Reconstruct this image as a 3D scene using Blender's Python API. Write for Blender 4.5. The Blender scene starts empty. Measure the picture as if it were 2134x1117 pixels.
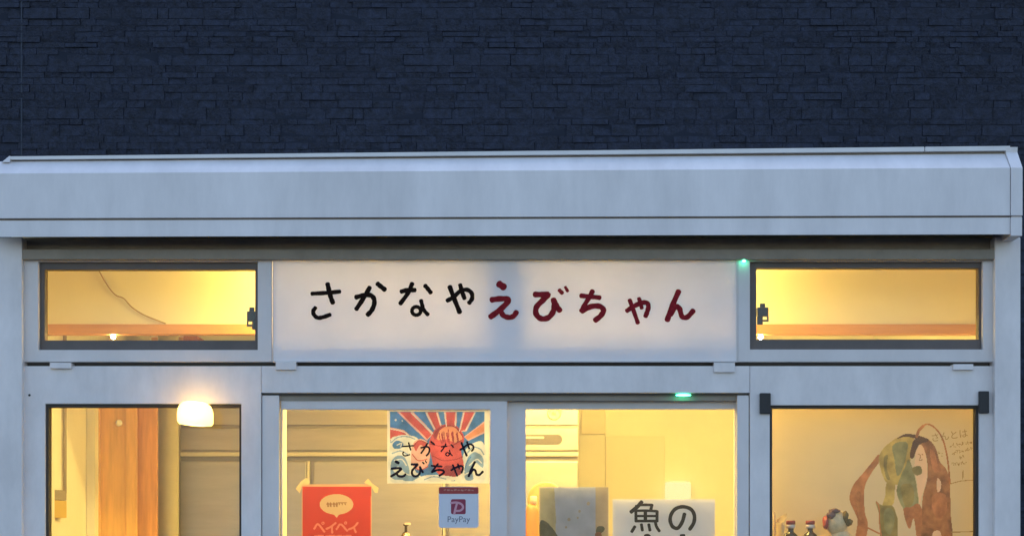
import bpy, bmesh, math, random
import numpy as np
from mathutils import Vector, Matrix
random.seed(7)
scene = bpy.context.scene
col = scene.collection
R = math.radians

# ------------------------------------------------------------------ camera, sky, sun, exposure
S = 0.00175            # metres per photo pixel on the shop-front plane (Y = 0)
CAMD = 7.0             # camera stands 7 m in front of the shop
EYE = 1.5275           # eye height
cd = bpy.data.cameras.new('camera')
cam = bpy.data.objects.new('camera', cd)
col.objects.link(cam)
cam.location = (0, -CAMD, EYE)
cam.rotation_euler = (R(90), 0, 0)
cd.sensor_width = 36
cd.lens = 36 * CAMD / (2134 * S)
cd.shift_y = (1090 - 558.5) / 2134
cd.clip_end = 500
scene.camera = cam

w = bpy.data.worlds.new('World')
scene.world = w
w.use_nodes = True
nt = w.node_tree
sky = nt.nodes.new('ShaderNodeTexSky')
sky.sky_type = 'NISHITA'
sky.sun_disc = False
sky.sun_elevation = R(55)
sky.ozone_density = 1.3
sky.sun_rotation = R(12)
sky.dust_density = 0.6
bg = nt.nodes['Background']
bg.inputs['Strength'].default_value = 0.15
nt.links.new(sky.outputs[0], bg.inputs['Color'])

sd = bpy.data.lights.new('sun', 'SUN')
sd.energy = 0.03
sd.angle = R(30)
sd.color = (1, 0.9, 0.78)
so = bpy.data.objects.new('sun', sd)
col.objects.link(so)
so.location = (2, 20, 6)
so.rotation_euler = (R(-35), 0, R(-12))

scene.view_settings.view_transform = 'Standard'
scene.view_settings.look = 'None'
scene.view_settings.gamma = 1
scene.view_settings.exposure = 1.05
scene.cycles.use_denoising = True
scene.cycles.max_bounces = 10
scene.cycles.diffuse_bounces = 6
scene.cycles.transparent_max_bounces = 12
scene.cycles.sample_clamp_indirect = 6

# ------------------------------------------------------------------ helpers
def PX(px, y=0.0):
    return (px - 1067) * S * (CAMD + y) / CAMD
def PZ(py, y=0.0):
    return EYE + (1090 - py) * S * (CAMD + y) / CAMD
def W(px, py, y):
    return Vector((PX(px, y), y, PZ(py, y)))

def link(name, bm, mats, parent=None, smooth=False):
    me = bpy.data.meshes.new(name)
    bmesh.ops.recalc_face_normals(bm, faces=bm.faces[:])
    bm.to_mesh(me)
    bm.free()
    if not isinstance(mats, (list, tuple)):
        mats = [mats]
    for m in mats:
        me.materials.append(m)
    if smooth:
        for p in me.polygons:
            p.use_smooth = True
    o = bpy.data.objects.new(name, me)
    col.objects.link(o)
    if parent is not None:
        o.parent = parent
        pm = parent
        o.matrix_parent_inverse = Vec_inv(pm)
    return o

def Vec_inv(p):
    # parts are modelled in world space; only the Empties carry a location
    return Matrix.Translation(-p.location)

def thing(name, label, cat, loc=(0, 0, 0), group=None):
    o = bpy.data.objects.new(name, None)
    col.objects.link(o)
    o.empty_display_size = 0.1
    o.location = loc
    tag(o, label, cat, group)
    return o

def tag(o, label=None, cat=None, group=None, kind=None):
    if label: o['label'] = label
    if cat: o['category'] = cat
    if group: o['group'] = group
    if kind: o['kind'] = kind
    return o

def box(bm, x0, x1, y0, y1, z0, z1, bev=0.0, mi=0):
    vs = [bm.verts.new((x, y, z)) for x in (x0, x1) for y in (y0, y1) for z in (z0, z1)]
    idx = [(0, 1, 3, 2), (4, 6, 7, 5), (0, 4, 5, 1), (2, 3, 7, 6), (0, 2, 6, 4), (1, 5, 7, 3)]
    fs = [bm.faces.new([vs[i] for i in f]) for f in idx]
    for f in fs: f.material_index = mi
    if bev:
        es = list({e for f in fs for e in f.edges})
        r = bmesh.ops.bevel(bm, geom=es, offset=bev, segments=2, affect='EDGES', profile=0.6)
        for f in r['faces']: f.material_index = mi
    return vs

def pbox(bm, px0, px1, py0, py1, y0, y1, bev=0.0, mi=0, ref=None):
    """box whose front face fills a photo rectangle at depth y0 (or ref)"""
    r = y0 if ref is None else ref
    return box(bm, PX(px0, r), PX(px1, r), y0, y1, PZ(py1, r), PZ(py0, r), bev, mi)

def ring(bm, o, i, y0, y1, bev=0.0, ref=None):
    """rectangular frame: o, i = (px0, px1, py0, py1)"""
    r = y0 if ref is None else ref
    def loop(q, y):
        return [bm.verts.new((PX(q[0], r), y, PZ(q[3], r))), bm.verts.new((PX(q[1], r), y, PZ(q[3], r))),
                bm.verts.new((PX(q[1], r), y, PZ(q[2], r))), bm.verts.new((PX(q[0], r), y, PZ(q[2], r)))]
    of, inf, ob, ib = loop(o, y0), loop(i, y0), loop(o, y1), loop(i, y1)
    fs = []
    for k in range(4):
        n = (k + 1) % 4
        fs.append(bm.faces.new((of[k], of[n], inf[n], inf[k])))
        fs.append(bm.faces.new((ob[k], ib[k], ib[n], ob[n])))
        fs.append(bm.faces.new((inf[k], inf[n], ib[n], ib[k])))
        fs.append(bm.faces.new((of[k], ob[k], ob[n], of[n])))
    if bev:
        es = [e for l in (of, inf) for k in range(4) for e in l[k].link_edges if e.other_vert(l[k]) is l[(k + 1) % 4]]
        bmesh.ops.bevel(bm, geom=es, offset=bev, segments=2, affect='EDGES')

def lathe(bm, prof, c, n=24, axis='Z', mi=0):
    """prof = [(r, h)], revolved about the axis through c"""
    rings = []
    for r, h in prof:
        ringv = []
        for k in range(n):
            a = 2 * math.pi * k / n
            u, v = r * math.cos(a), r * math.sin(a)
            p = (c[0] + u, c[1] + v, c[2] + h) if axis == 'Z' else (c[0] + u, c[1] + h, c[2] + v)
            ringv.append(bm.verts.new(p))
        rings.append(ringv)
    for a, b in zip(rings, rings[1:]):
        for k in range(n):
            f = bm.faces.new((a[k], a[(k + 1) % n], b[(k + 1) % n], b[k]))
            f.material_index = mi
    for rr in (rings[0], rings[-1]):
        f = bm.faces.new(rr)
        f.material_index = mi

def tube(bm, pts, r, n=8):
    pts = [Vector(p) for p in pts]
    prev = None
    first = None
    for k, p in enumerate(pts):
        d = (pts[min(k + 1, len(pts) - 1)] - pts[max(k - 1, 0)]).normalized()
        up = Vector((0, 0, 1)) if abs(d.z) < 0.9 else Vector((1, 0, 0))
        a = d.cross(up).normalized(); b = d.cross(a)
        rg = [bm.verts.new(p + r * (math.cos(t) * a + math.sin(t) * b)) for t in [2 * math.pi * j / n for j in range(n)]]
        if prev:
            for j in range(n):
                bm.faces.new((prev[j], prev[(j + 1) % n], rg[(j + 1) % n], rg[j]))
        else:
            first = rg
        prev = rg
    bm.faces.new(first); bm.faces.new(prev)

def smoothline(pts, n=6):
    if len(pts) < 3:
        a, b = Vector(pts[0]), Vector(pts[-1])
        return [a.lerp(b, t / n) for t in range(n + 1)]
    P = [Vector(p) for p in pts]
    P = [P[0] * 2 - P[1]] + P + [P[-1] * 2 - P[-2]]
    out = []
    for k in range(1, len(P) - 2):
        p0, p1, p2, p3 = P[k - 1:k + 3]
        for t in range(n):
            u = t / n
            out.append(0.5 * ((2 * p1) + (p2 - p0) * u + (2 * p0 - 5 * p1 + 4 * p2 - p3) * u * u + (3 * p1 - p0 - 3 * p2 + p3) * u ** 3))
    out.append(P[-2])
    return out

def stroke(bm, pts, wd, M, y, mi=0, rough=0.06, seed=0):
    """one brush stroke as a flat ribbon with round ends. pts in drawing units, M maps (u, v, y) to world"""
    rnd = random.Random(seed + int(pts[0][0] * 13 + pts[0][1] * 7))
    L = smoothline([Vector((p[0], p[1])) for p in pts])
    # round caps: extend with shrinking half circle
    d0 = (L[0] - L[1]).normalized(); d1 = (L[-1] - L[-2]).normalized()
    h = wd / 2
    seq = []
    for a in (80, 55, 30, 8):
        seq.append((L[0] + d0 * h * math.sin(R(a)) * 0.7, h * math.cos(R(a))))
    ph = rnd.random() * 6
    for k, p in enumerate(L):
        seq.append((p, h * (1 + rough * math.sin(ph + k * 1.1) + rough * 0.8 * (rnd.random() - 0.5))))
    for a in (8, 30, 55, 80):
        seq.append((L[-1] + d1 * h * math.sin(R(a)) * 0.7, h * math.cos(R(a))))
    prev = None
    for k, (p, hw) in enumerate(seq):
        q = seq[min(k + 1, len(seq) - 1)][0] - seq[max(k - 1, 0)][0]
        if q.length < 1e-6: q = Vector((1, 0))
        q.normalize()
        n = Vector((-q.y, q.x))
        yy = y - k * 4e-6
        a = bm.verts.new(M(p.x + n.x * hw, p.y + n.y * hw, yy))
        b = bm.verts.new(M(p.x - n.x * hw, p.y - n.y * hw, yy))
        if prev:
            f = bm.faces.new((prev[0], prev[1], b, a))
            f.material_index = mi
        prev = (a, b)

def poly(bm, pts, M, y, mi=0):
    f = bm.faces.new([bm.verts.new(M(p[0], p[1], y)) for p in pts])
    f.material_index = mi
    return f

def blob(pts, n=5):
    q = [Vector(p) for p in pts]
    m = len(q)
    out = []
    for k in range(m):
        p0, p1, p2, p3 = q[k - 1], q[k], q[(k + 1) % m], q[(k + 2) % m]
        for t in range(n):
            u = t / n
            out.append(0.5 * ((2 * p1) + (p2 - p0) * u + (2 * p0 - 5 * p1 + 4 * p2 - p3) * u * u + (3 * p1 - p0 - 3 * p2 + p3) * u ** 3))
    return out

def crop(x0, y0, sc):
    return lambda u, v, y: W(x0 + u / sc, y0 + v / sc, y)

def printed_sheet(layers, M, u0, u1, v0, v1, nu, nv, y):
    """ONE flat sheet of paper; every little face gets the ink of the topmost drawn shape over it"""
    us = u0 + (np.arange(nu) + 0.5) * (u1 - u0) / nu
    vs = v0 + (np.arange(nv) + 0.5) * (v1 - v0) / nv
    U, V = np.meshgrid(us, vs)
    G = np.zeros(U.shape, int)
    for ly in layers:
        pts = [(p[0], p[1]) for p in ly[1]]
        if ly[0] == 'p':
            ins = np.zeros(U.shape, bool)
            for (xa, ya), (xb, yb) in zip(pts, pts[1:] + pts[:1]):
                if ya == yb: continue
                c = (ya > V) != (yb > V)
                ins ^= c & (U < (xb - xa) * (V - ya) / (yb - ya) + xa)
            G[ins] = ly[2]
        else:
            L = smoothline([Vector(p) for p in pts])
            ds = np.full(U.shape, 1e9)
            for a, b in zip(L, L[1:]):
                dx, dy = b.x - a.x, b.y - a.y
                q = max(dx * dx + dy * dy, 1e-9)
                t = np.clip(((U - a.x) * dx + (V - a.y) * dy) / q, 0, 1)
                ds = np.minimum(ds, np.hypot(U - a.x - t * dx, V - a.y - t * dy))
            G[ds < ly[2] / 2] = ly[3]
    bm = bmesh.new()
    du, dv = (u1 - u0) / nu, (v1 - v0) / nv
    for j in range(nv):
        k = 0
        while k < nu:
            e = k
            while e < nu and G[j, e] == G[j, k]: e += 1
            a, b, c, d = u0 + k * du, u0 + e * du, v0 + j * dv, v0 + (j + 1) * dv
            f = bm.faces.new([bm.verts.new(M(*q, y)) for q in ((a, d), (b, d), (b, c), (a, c))])
            f.material_index = int(G[j, k])
            k = e
    return bm

def text_into(bm, txt, size_px, px, py, y, mi=0, rot=0.0, align='CENTER'):
    cu = bpy.data.curves.new('t', 'FONT')
    cu.body = txt
    cu.align_x = align
    cu.size = size_px * S * 1.35
    ob = bpy.data.objects.new('t', cu)
    me = bpy.data.meshes.new_from_object(ob)
    c = W(px, py, y)
    tb = bmesh.new(); tb.from_mesh(me)
    vm = {}
    for v in tb.verts:
        ca, sa = math.cos(rot), math.sin(rot)
        vm[v.index] = bm.verts.new((c.x + v.co.x * ca - v.co.y * sa, y, c.z + v.co.x * sa + v.co.y * ca))
    for f in tb.faces:
        try:
            g = bm.faces.new([vm[v.index] for v in f.verts]); g.material_index = mi
        except ValueError:
            pass
    tb.free()
    bpy.data.objects.remove(ob); bpy.data.meshes.remove(me); bpy.data.curves.remove(cu)

# ------------------------------------------------------------------ materials
def mat(name, c, rough=0.6, metal=0.0, var=0.0, scale=8.0, bump=0.0, bscale=60.0, spec=0.5, stretch=(1, 1, 1), var2=None):
    m = bpy.data.materials.new(name)
    m.use_nodes = True
    n = m.node_tree.nodes; l = m.node_tree.links
    b = n['Principled BSDF']
    b.inputs['Roughness'].default_value = rough
    b.inputs['Metallic'].default_value = metal
    b.inputs['Specular IOR Level'].default_value = spec
    tc = n.new('ShaderNodeTexCoord')
    mp = n.new('ShaderNodeMapping')
    mp.inputs['Scale'].default_value = stretch
    l.new(tc.outputs['Object'], mp.inputs['Vector'])
    if var:
        no = n.new('ShaderNodeTexNoise')
        no.inputs['Scale'].default_value = scale
        no.inputs['Detail'].default_value = 6
        no.inputs['Roughness'].default_value = 0.65
        l.new(mp.outputs[0], no.inputs['Vector'])
        cr = n.new('ShaderNodeValToRGB')
        cr.color_ramp.elements[0].position = 0.3
        cr.color_ramp.elements[1].position = 0.7
        lo = var2 or tuple(x * (1 - var) for x in c)
        cr.color_ramp.elements[0].color = (*lo, 1)
        cr.color_ramp.elements[1].color = (*[min(1, x * (1 + var * 0.5)) for x in c], 1)
        l.new(no.outputs[0], cr.inputs[0])
        l.new(cr.outputs[0], b.inputs['Base Color'])
    else:
        b.inputs['Base Color'].default_value = (*c, 1)
    if bump:
        n2 = n.new('ShaderNodeTexNoise')
        n2.inputs['Scale'].default_value = bscale
        n2.inputs['Detail'].default_value = 4
        l.new(mp.outputs[0], n2.inputs['Vector'])
        bp = n.new('ShaderNodeBump')
        bp.inputs['Strength'].default_value = bump
        bp.inputs['Distance'].default_value = 0.01
        l.new(n2.outputs[0], bp.inputs['Height'])
        l.new(bp.outputs[0], b.inputs['Normal'])
    return m

def paper(name, c, trans=0.3, var=0.0, scale=10.0):
    """thin sheet: diffuse in front, some light through it"""
    m = bpy.data.materials.new(name)
    m.use_nodes = True
    n = m.node_tree.nodes; l = m.node_tree.links
    n.remove(n['Principled BSDF'])
    out = n['Material Output']
    d = n.new('ShaderNodeBsdfDiffuse'); t = n.new('ShaderNodeBsdfTranslucent'); mx = n.new('ShaderNodeMixShader')
    mx.inputs[0].default_value = trans
    l.new(d.outputs[0], mx.inputs[1]); l.new(t.outputs[0], mx.inputs[2]); l.new(mx.outputs[0], out.inputs[0])
    if var:
        tc = n.new('ShaderNodeTexCoord')
        no = n.new('ShaderNodeTexNoise'); no.inputs['Scale'].default_value = scale; no.inputs['Detail'].default_value = 5
        cr = n.new('ShaderNodeValToRGB')
        cr.color_ramp.elements[0].position = 0.3; cr.color_ramp.elements[1].position = 0.7
        cr.color_ramp.elements[0].color = (*[x * (1 - var) for x in c], 1)
        cr.color_ramp.elements[1].color = (*[min(1, x * (1 + var * 0.5)) for x in c], 1)
        l.new(tc.outputs['Object'], no.inputs['Vector']); l.new(no.outputs[0], cr.inputs[0])
        l.new(cr.outputs[0], d.inputs[0]); l.new(cr.outputs[0], t.inputs[0])
    else:
        d.inputs[0].default_value = (*c, 1); t.inputs[0].default_value = (*c, 1)
    return m

def glass(name, rough=0.02, tint=(0.96, 0.97, 0.96)):
    m = bpy.data.materials.new(name)
    m.use_nodes = True
    n = m.node_tree.nodes; l = m.node_tree.links
    n.remove(n['Principled BSDF'])
    t = n.new('ShaderNodeBsdfTransparent'); t.inputs[0].default_value = (*tint, 1)
    g = n.new('ShaderNodeBsdfGlossy'); g.inputs['Roughness'].default_value = rough
    f = n.new('ShaderNodeFresnel'); f.inputs[0].default_value = 1.45
    mx = n.new('ShaderNodeMixShader')
    l.new(f.outputs[0], mx.inputs[0]); l.new(t.outputs[0], mx.inputs[1]); l.new(g.outputs[0], mx.inputs[2])
    l.new(mx.outputs[0], n['Material Output'].inputs[0])
    return m

def emit(name, c, s):
    m = bpy.data.materials.new(name)
    m.use_nodes = True
    n = m.node_tree.nodes; l = m.node_tree.links
    n.remove(n['Principled BSDF'])
    e = n.new('ShaderNodeEmission'); e.inputs[0].default_value = (*c, 1); e.inputs[1].default_value = s
    l.new(e.outputs[0], n['Material Output'].inputs[0])
    return m

WARM = (1.0, 0.74, 0.21)
M_paint = mat('white_painted_steel', (0.81, 0.745, 0.715), 0.45, var=0.15, scale=4.5, bump=0.10, bscale=18, stretch=(1.6, 1.6, 0.7))
M_fascia = mat('fascia_steel', (0.79, 0.74, 0.72), 0.42, var=0.14, scale=3.2, bump=0.08, bscale=9, stretch=(2.2, 1, 0.6))
M_alu = mat('aluminium_frame', (0.72, 0.665, 0.64), 0.40, var=0.10, scale=6, bump=0.04, bscale=40, stretch=(1, 1, 0.5))
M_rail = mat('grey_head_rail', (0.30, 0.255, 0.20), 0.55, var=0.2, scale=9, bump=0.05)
M_sash = mat('dark_sash', (0.12, 0.095, 0.085), 0.5, var=0.15, scale=10)
M_gap = mat('dark_gap', (0.11, 0.10, 0.09), 0.8)
M_gasket = mat('black_gasket', (0.035, 0.028, 0.022), 0.6)
M_black = mat('black_plastic', (0.012, 0.012, 0.014), 0.5, var=0.3, scale=30)
M_glass = glass('window_glass')
M_wallin = mat('cream_wall', (0.82, 0.77, 0.62), 0.7, var=0.06, scale=3)
M_ceil = mat('cream_ceiling', (0.87, 0.78, 0.50), 0.8, var=0.05, scale=2)
M_floor = mat('interior_floor', (0.35, 0.30, 0.24), 0.6, var=0.2, scale=6)
M_wood = mat('orange_wood', (0.80, 0.45, 0.11), 0.4, var=0.22, scale=7, bump=0.05, stretch=(5, 5, 0.5))
M_wood2 = mat('brown_wood', (0.72, 0.34, 0.08), 0.45, var=0.25, scale=7, stretch=(5, 5, 0.5))
M_trim = mat('trim_wood', (0.66, 0.32, 0.085), 0.5, var=0.15, scale=6, stretch=(0.5, 5, 5))
M_steel = mat('stainless', (0.47, 0.43, 0.37), 0.42, metal=0.85, var=0.10, scale=5, stretch=(0.6, 1, 4))
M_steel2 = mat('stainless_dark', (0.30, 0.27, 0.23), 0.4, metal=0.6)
M_steel3 = mat('stainless_bright', (0.62, 0.57, 0.46), 0.45, metal=0.2)

# ------------------------------------------------------------------ ground
bm = bmesh.new()
v = [bm.verts.new(p) for p in ((-150, -150, 0), (150, -150, 0), (150, 150, 0), (-150, 150, 0))]
bm.faces.new(v)
tag(link('ground', bm, mat('asphalt', (0.055, 0.055, 0.057), 0.9, var=0.3, scale=4, bump=0.3, bscale=120)), kind='structure')

# ------------------------------------------------------------------ dark house behind
HY = 3.35
house = thing('house', 'dark navy house wall of rough stone pattern siding behind the shop', 'house', (0, HY, 0))
M_brick = mat('navy_siding', (0.0178, 0.0235, 0.045), 0.8, var=0.7, scale=26, bump=0.8, bscale=75)
M_joint = mat('navy_joint', (0.010, 0.0145, 0.028), 0.9)
bm = bmesh.new()
box(bm, -7, 9, HY + 0.007, HY + 6, 0, 7.2, mi=1)
z = 0.05
rnd = random.Random(3)
while z < 7.1:
    hgt = rnd.choice((0.030, 0.036, 0.042, 0.060))
    x = -7 - rnd.random() * 0.2
    while x < 9:
        wd = rnd.uniform(0.05, 0.20)
        if z > 1.2:
            d = HY + rnd.uniform(-0.004, 0.006)
            g = 0.0015 if rnd.random() < 0.72 else rnd.uniform(0.002, 0.006)
            t1, t2 = rnd.uniform(-0.003, 0.003), rnd.uniform(-0.006, 0.004)
            x0, x1 = x + 0.002, x + wd - rnd.choice((0.0, 0.0, 0.001, 0.003))
            z0, z1 = z + g * 0.5, z + hgt - g * 0.5
            f = [bm.verts.new((x0, d - t1 - t2, z0)), bm.verts.new((x1, d + t1 - t2, z0)),
                 bm.verts.new((x1, d + t1 + t2, z1)), bm.verts.new((x0, d - t1 + t2, z1))]
            b = [bm.verts.new((q.co.x, HY + 0.03, q.co.z)) for q in f]
            bm.faces.new(f)
            for k in range(4):
                n_ = (k + 1) % 4
                bm.faces.new((f[k], b[k], b[n_], f[n_]))
        x += wd
    z += hgt
hw = link('wall', bm, [M_brick, M_joint], house)
bm = bmesh.new()
jx = PX(45, HY)
box(bm, jx - 0.004, jx + 0.004, HY - 0.002, HY + 0.01, 1.2, 7.1)
link('panel_joint', bm, mat('joint_cover', (0.017, 0.026, 0.046), 0.6), house)
bm = bmesh.new()
box(bm, -7.3, 9.3, HY - 0.35, HY + 6.3, 7.2, 7.35)
link('roof', bm, M_joint, house)

# ------------------------------------------------------------------ shop building
shop = thing('prefabricated_shop', 'small white prefabricated shop with lit yellow windows, glazed sliding doors and a deep fascia', 'shop building', (0, 1.4, 0))
ZG = lambda: 0.0
GB = 1090 + EYE / S        # photo row of the ground on the front plane

def slant_prism(bm, rows, x0, x1, cap=True):
    """fascia section: rows = [(py_left, py_right, y)] profile, swept from px x0 to x1 (py_left at px 0, py_right at px 2105)"""
    def at(px, l, r, y):
        t = px / 2105.0
        return Vector((PX(px, yr), y, PZ(l + (r - l) * t, y if y < 0 else yr)))
    yr = min(q[2] for q in rows)
    A = [bm.verts.new(at(x0, *q)) for q in rows]
    B = [bm.verts.new(at(x1, *q)) for q in rows]
    n = len(rows)
    for k in range(n):
        bm.faces.new((A[k], A[(k + 1) % n], B[(k + 1) % n], B[k]))
    if cap:
        bm.faces.new(A); bm.faces.new(B)

FY = -0.16
# main fascia body with sloped top
bm = bmesh.new()
slant_prism(bm, [(455, 449, FY), (362, 350, FY), (337, 321, FY + 0.075), (337, 321, 0.30), (455, 449, 0.30)], -16, 2105)
fas = link('fascia', bm, M_fascia, shop)
bm = bmesh.new()
slant_prism(bm, [(494, 488.5, FY + 0.004), (460, 453.5, FY + 0.004), (460, 453.5, FY + 0.03), (494, 488.5, FY + 0.03)], -16, 2105)
link('lower_fascia', bm, M_fascia, shop)
bm = bmesh.new()
slant_prism(bm, [(460, 453.5, FY + 0.022), (455, 449, FY + 0.022), (455, 449, 0.0), (460, 453.5, 0.0)], -15, 2104)
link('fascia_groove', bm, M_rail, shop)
# roof edge cap, in two lengths with a joint
M_cap = mat('roof_cap', (0.74, 0.71, 0.68), 0.5, var=0.12, scale=5)
bm = bmesh.new()
def caprow(): return [(333, 314, FY + 0.062), (326.5, 304.5, FY + 0.062), (326.5, 304.5, 0.40), (332, 315.5, 0.40)]
slant_prism(bm, caprow(), 20, 1926)
slant_prism(bm, caprow(), 1928.5, 2105)
link('roof_edge', bm, M_cap, shop)
bm = bmesh.new()
slant_prism(bm, [(337, 321, FY + 0.085), (332, 315.5, FY + 0.085), (332, 315.5, 0.35), (337, 321, 0.35)], 16, 2104)
link('roof_gap', bm, M_rail, shop)
# mitred left corner
bm = bmesh.new()
slant_prism(bm, [(338, 338, FY + 0.055), (325.5, 325.5, FY + 0.063), (325.5, 325.5, 0.38), (338, 338, 0.38)], 4, 20)
for vv in bm.verts:
    if vv.co.x < PX(10, FY) and vv.co.z > PZ(331, FY + 0.055): vv.co.x = PX(18, FY + 0.055)
link('corner_flashing', bm, M_fascia, shop)
# right end cap (upper and lower)
bm = bmesh.new()
slant_prism(bm, [(455, 449, FY - 0.006), (360, 350, FY - 0.006), (334, 318, FY + 0.064), (325, 307, FY + 0.058), (325, 307, 0.40), (455, 449, 0.40)], 2107, 2131)
slant_prism(bm, [(498, 491.5, FY - 0.006), (460, 453.5, FY - 0.006), (460, 453.5, 0.40), (498, 491.5, 0.40)], 2107, 2130)
slant_prism(bm, [(460, 453.5, FY + 0.01), (455, 449, FY + 0.01), (455, 449, 0.39), (460, 453.5, 0.39)], 2108, 2129)
link('end_cap', bm, M_fascia, shop)
# roof slab and soffit
bm = bmesh.new()
box(bm, PX(-14), PX(2128), 0.41, 2.95, 2.62, 2.78)
link('roof', bm, M_fascia, shop)
bm = bmesh.new()
box(bm, PX(-14), PX(2085), FY + 0.034, 0.033, 2.585, 2.60)
link('soffit', bm, M_gap, shop)  # dark colour stands in for the shade under the fascia

# posts
for a, b in ((-13, 46), (2073, 2127)):
    bm = bmesh.new()
    box(bm, PX(a, -0.03), PX(b, -0.03), -0.03, 0.075, 0.0, 2.565, bev=0.004)
    link('post', bm, M_paint, shop)
# head rail
bm = bmesh.new()
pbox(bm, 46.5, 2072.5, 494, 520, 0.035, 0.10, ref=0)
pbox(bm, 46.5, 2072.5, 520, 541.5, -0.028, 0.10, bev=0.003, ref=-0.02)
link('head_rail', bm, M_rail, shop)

# transom windows
def transom(o, i, g, latch):
    bm = bmesh.new()
    ring(bm, o, i, 0.0, 0.085, bev=0.002, ref=0)
    win = link('transom_window', bm, M_alu, shop)
    bm = bmesh.new()
    ring(bm, (i[0] + .5, i[1] - .5, i[2] + .5, i[3] - .5), g, 0.022, 0.07, bev=0.0015, ref=0)
    link('sash', bm, M_sash, win)
    bm = bmesh.new()
    bm.faces.new([bm.verts.new(W(*p, 0.05)) for p in ((g[0] - 2, g[3] + 2), (g[1] + 2, g[3] + 2), (g[1] + 2, g[2] - 2), (g[0] - 2, g[2] - 2))])
    link('pane', bm, M_glass, win)
    if latch:
        x0, x1, y0, y1, sg = latch
        bm = bmesh.new()
        yb = 0.072
        pbox(bm, x0, x1, y0 + 8, y1 - 9, yb, yb + 0.03, bev=0.004)
        xm = (x0 + x1) / 2
        pbox(bm, xm - 6 * 1, xm + 5, y0, y0 + 9, yb + 0.005, yb + 0.02, bev=0.003)
        # open lever loop below
        e = x0 if sg < 0 else x1
        pbox(bm, e - (0 if sg < 0 else 3.5), e + (3.5 if sg < 0 else 0), y1 - 9.5, y1 + 1, yb + 0.006, yb + 0.018)
        pbox(bm, min(xm, e), max(xm, e), y1 - 2, y1 + 2, yb + 0.004, yb + 0.016)
        k = x1 if sg < 0 else x0
        pbox(bm, min(xm, k), max(xm, k), y1 - 9.5, y1 + 8, yb + 0.002, yb + 0.02, bev=0.002)
        link('latch', bm, M_black, win)
    return win
transom((46.5, 567, 541.5, 754), (80, 537, 545.5, 729), (90, 530, 560, 708), (514, 536, 640, 678, -1))
transom((1537, 2072.5, 541.5, 754), (1563, 2048, 545, 728), (1578, 2043, 557, 706), (1578, 1602, 632, 668, 1))
# middle transom behind the sign: two panes and a wide mullion
bm = bmesh.new()
ring(bm, (568, 1536, 541.5, 754), (575, 1529, 543, 702), 0.030, 0.10, ref=0)
pbox(bm, 1012, 1098, 543.2, 701.8, 0.031, 0.10, ref=0)
mid = link('transom_window', bm, M_alu, shop)
for a, b in ((575, 1012), (1098, 1529)):
    bm = bmesh.new()
    bm.faces.new([bm.verts.new(W(*p, 0.085)) for p in ((a - 1, 704), (b + 1, 704), (b + 1, 541), (a - 1, 541))])
    link('pane', bm, M_glass, mid)
# drip gap below the transoms and the little clips in it
bm = bmesh.new()
pbox(bm, 47, 2072, 750, 764, 0.046, 0.0845, ref=0)
link('drip_gap', bm, M_gap, shop)
for a, b, c, d in ((105, 150, 756, 768), (575, 618, 754, 771), (1487, 1531, 756, 776), (1985, 2027, 759, 771)):
    bm = bmesh.new()
    pbox(bm, a, b, c, d, -0.012, 0.044, bev=0.002, ref=0)
    link('clip', bm, M_paint, shop)

# lower front: window panels left and right, centre lintel, jambs
def window(o, i, g):
    bm = bmesh.new()
    ring(bm, o, i, 0.004, 0.085, bev=0.0015, ref=0)
    win = link('window', bm, M_paint, shop)
    bm = bmesh.new()
    ring(bm, (i[0] + .3, i[1] - .3, i[2] + .3, i[3] - .3), g, 0.016, 0.06, ref=0)
    link('gasket', bm, M_gasket, win)
    bm = bmesh.new()
    bm.faces.new([bm.verts.new(W(*p, 0.045)) for p in ((g[0] - 2, g[3] + 2), (g[1] + 2, g[3] + 2), (g[1] + 2, g[2] - 2), (g[0] - 2, g[2] - 2))])
    link('pane', bm, M_glass, win)
    return win
winL = window((46.5, 544, 762.5, GB), (93.5, 502.5, 841, 1450), (99, 497.5, 848, 1444))
winR = window((1563, 2072.5, 762.5, GB), (1604.5, 2041, 844, 1450), (1610.5, 2036, 850, 1444))
bm = bmesh.new()
pbox(bm, 544.8, 1562.2, 762.5, 818.5, 0.0, 0.085, bev=0.002, ref=0)
link('lintel', bm, M_paint, shop)
bm = bmesh.new()
pbox(bm, 545.5, 1561.5, 818.8, 823, 0.02, 0.085, ref=0)
link('lintel_gap', bm, M_gap, shop)
for a, b in ((545.5, 581), (1537, 1561.5)):
    bm = bmesh.new()
    pbox(bm, a, b, 823.3, GB, 0.010, 0.13, bev=0.002, ref=0)
    link('door_jamb', bm, M_alu, shop)
# inner reveal behind the left jamb, lit from inside
bm = bmesh.new()
pbox(bm, 545, 580, 830, GB, 0.135, 0.26, ref=0)
link('inner_reveal', bm, M_wallin, shop)
bm = bmesh.new()
pbox(bm, 40, 96, 830, GB, 0.09, 0.13, ref=0)
link('inner_reveal', bm, M_wallin, shop)
# screw hole in the left panel
bm = bmesh.new()
lathe(bm, [(0.0045, 0), (0.0045, 0.003), (0.001, 0.003)], (PX(61), 0.0015, PZ(823)), 12, 'Y')
link('screw', bm, M_black, shop)

def leaf(o, g, y):
    bm = bmesh.new()
    ring(bm, o, g, y, y + 0.03, bev=0.002, ref=0)
    d = link('sliding_door', bm, M_alu, shop)
    bm = bmesh.new()
    bm.faces.new([bm.verts.new(W(*p, y + 0.015)) for p in ((g[0] - 2, g[3] + 2), (g[1] + 2, g[3] + 2), (g[1] + 2, g[2] - 2), (g[0] - 2, g[2] - 2))])
    link('pane', bm, M_glass, d)
    return d
YL, YR = 0.032, 0.068
leaf((583, 1057, 823.5, GB - 4), (586, 1021, 852, GB - 60), YL)
leaf((1050, 1558, 823.5, GB - 4), (1096, 1536, 850, GB - 60), YR)
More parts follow.
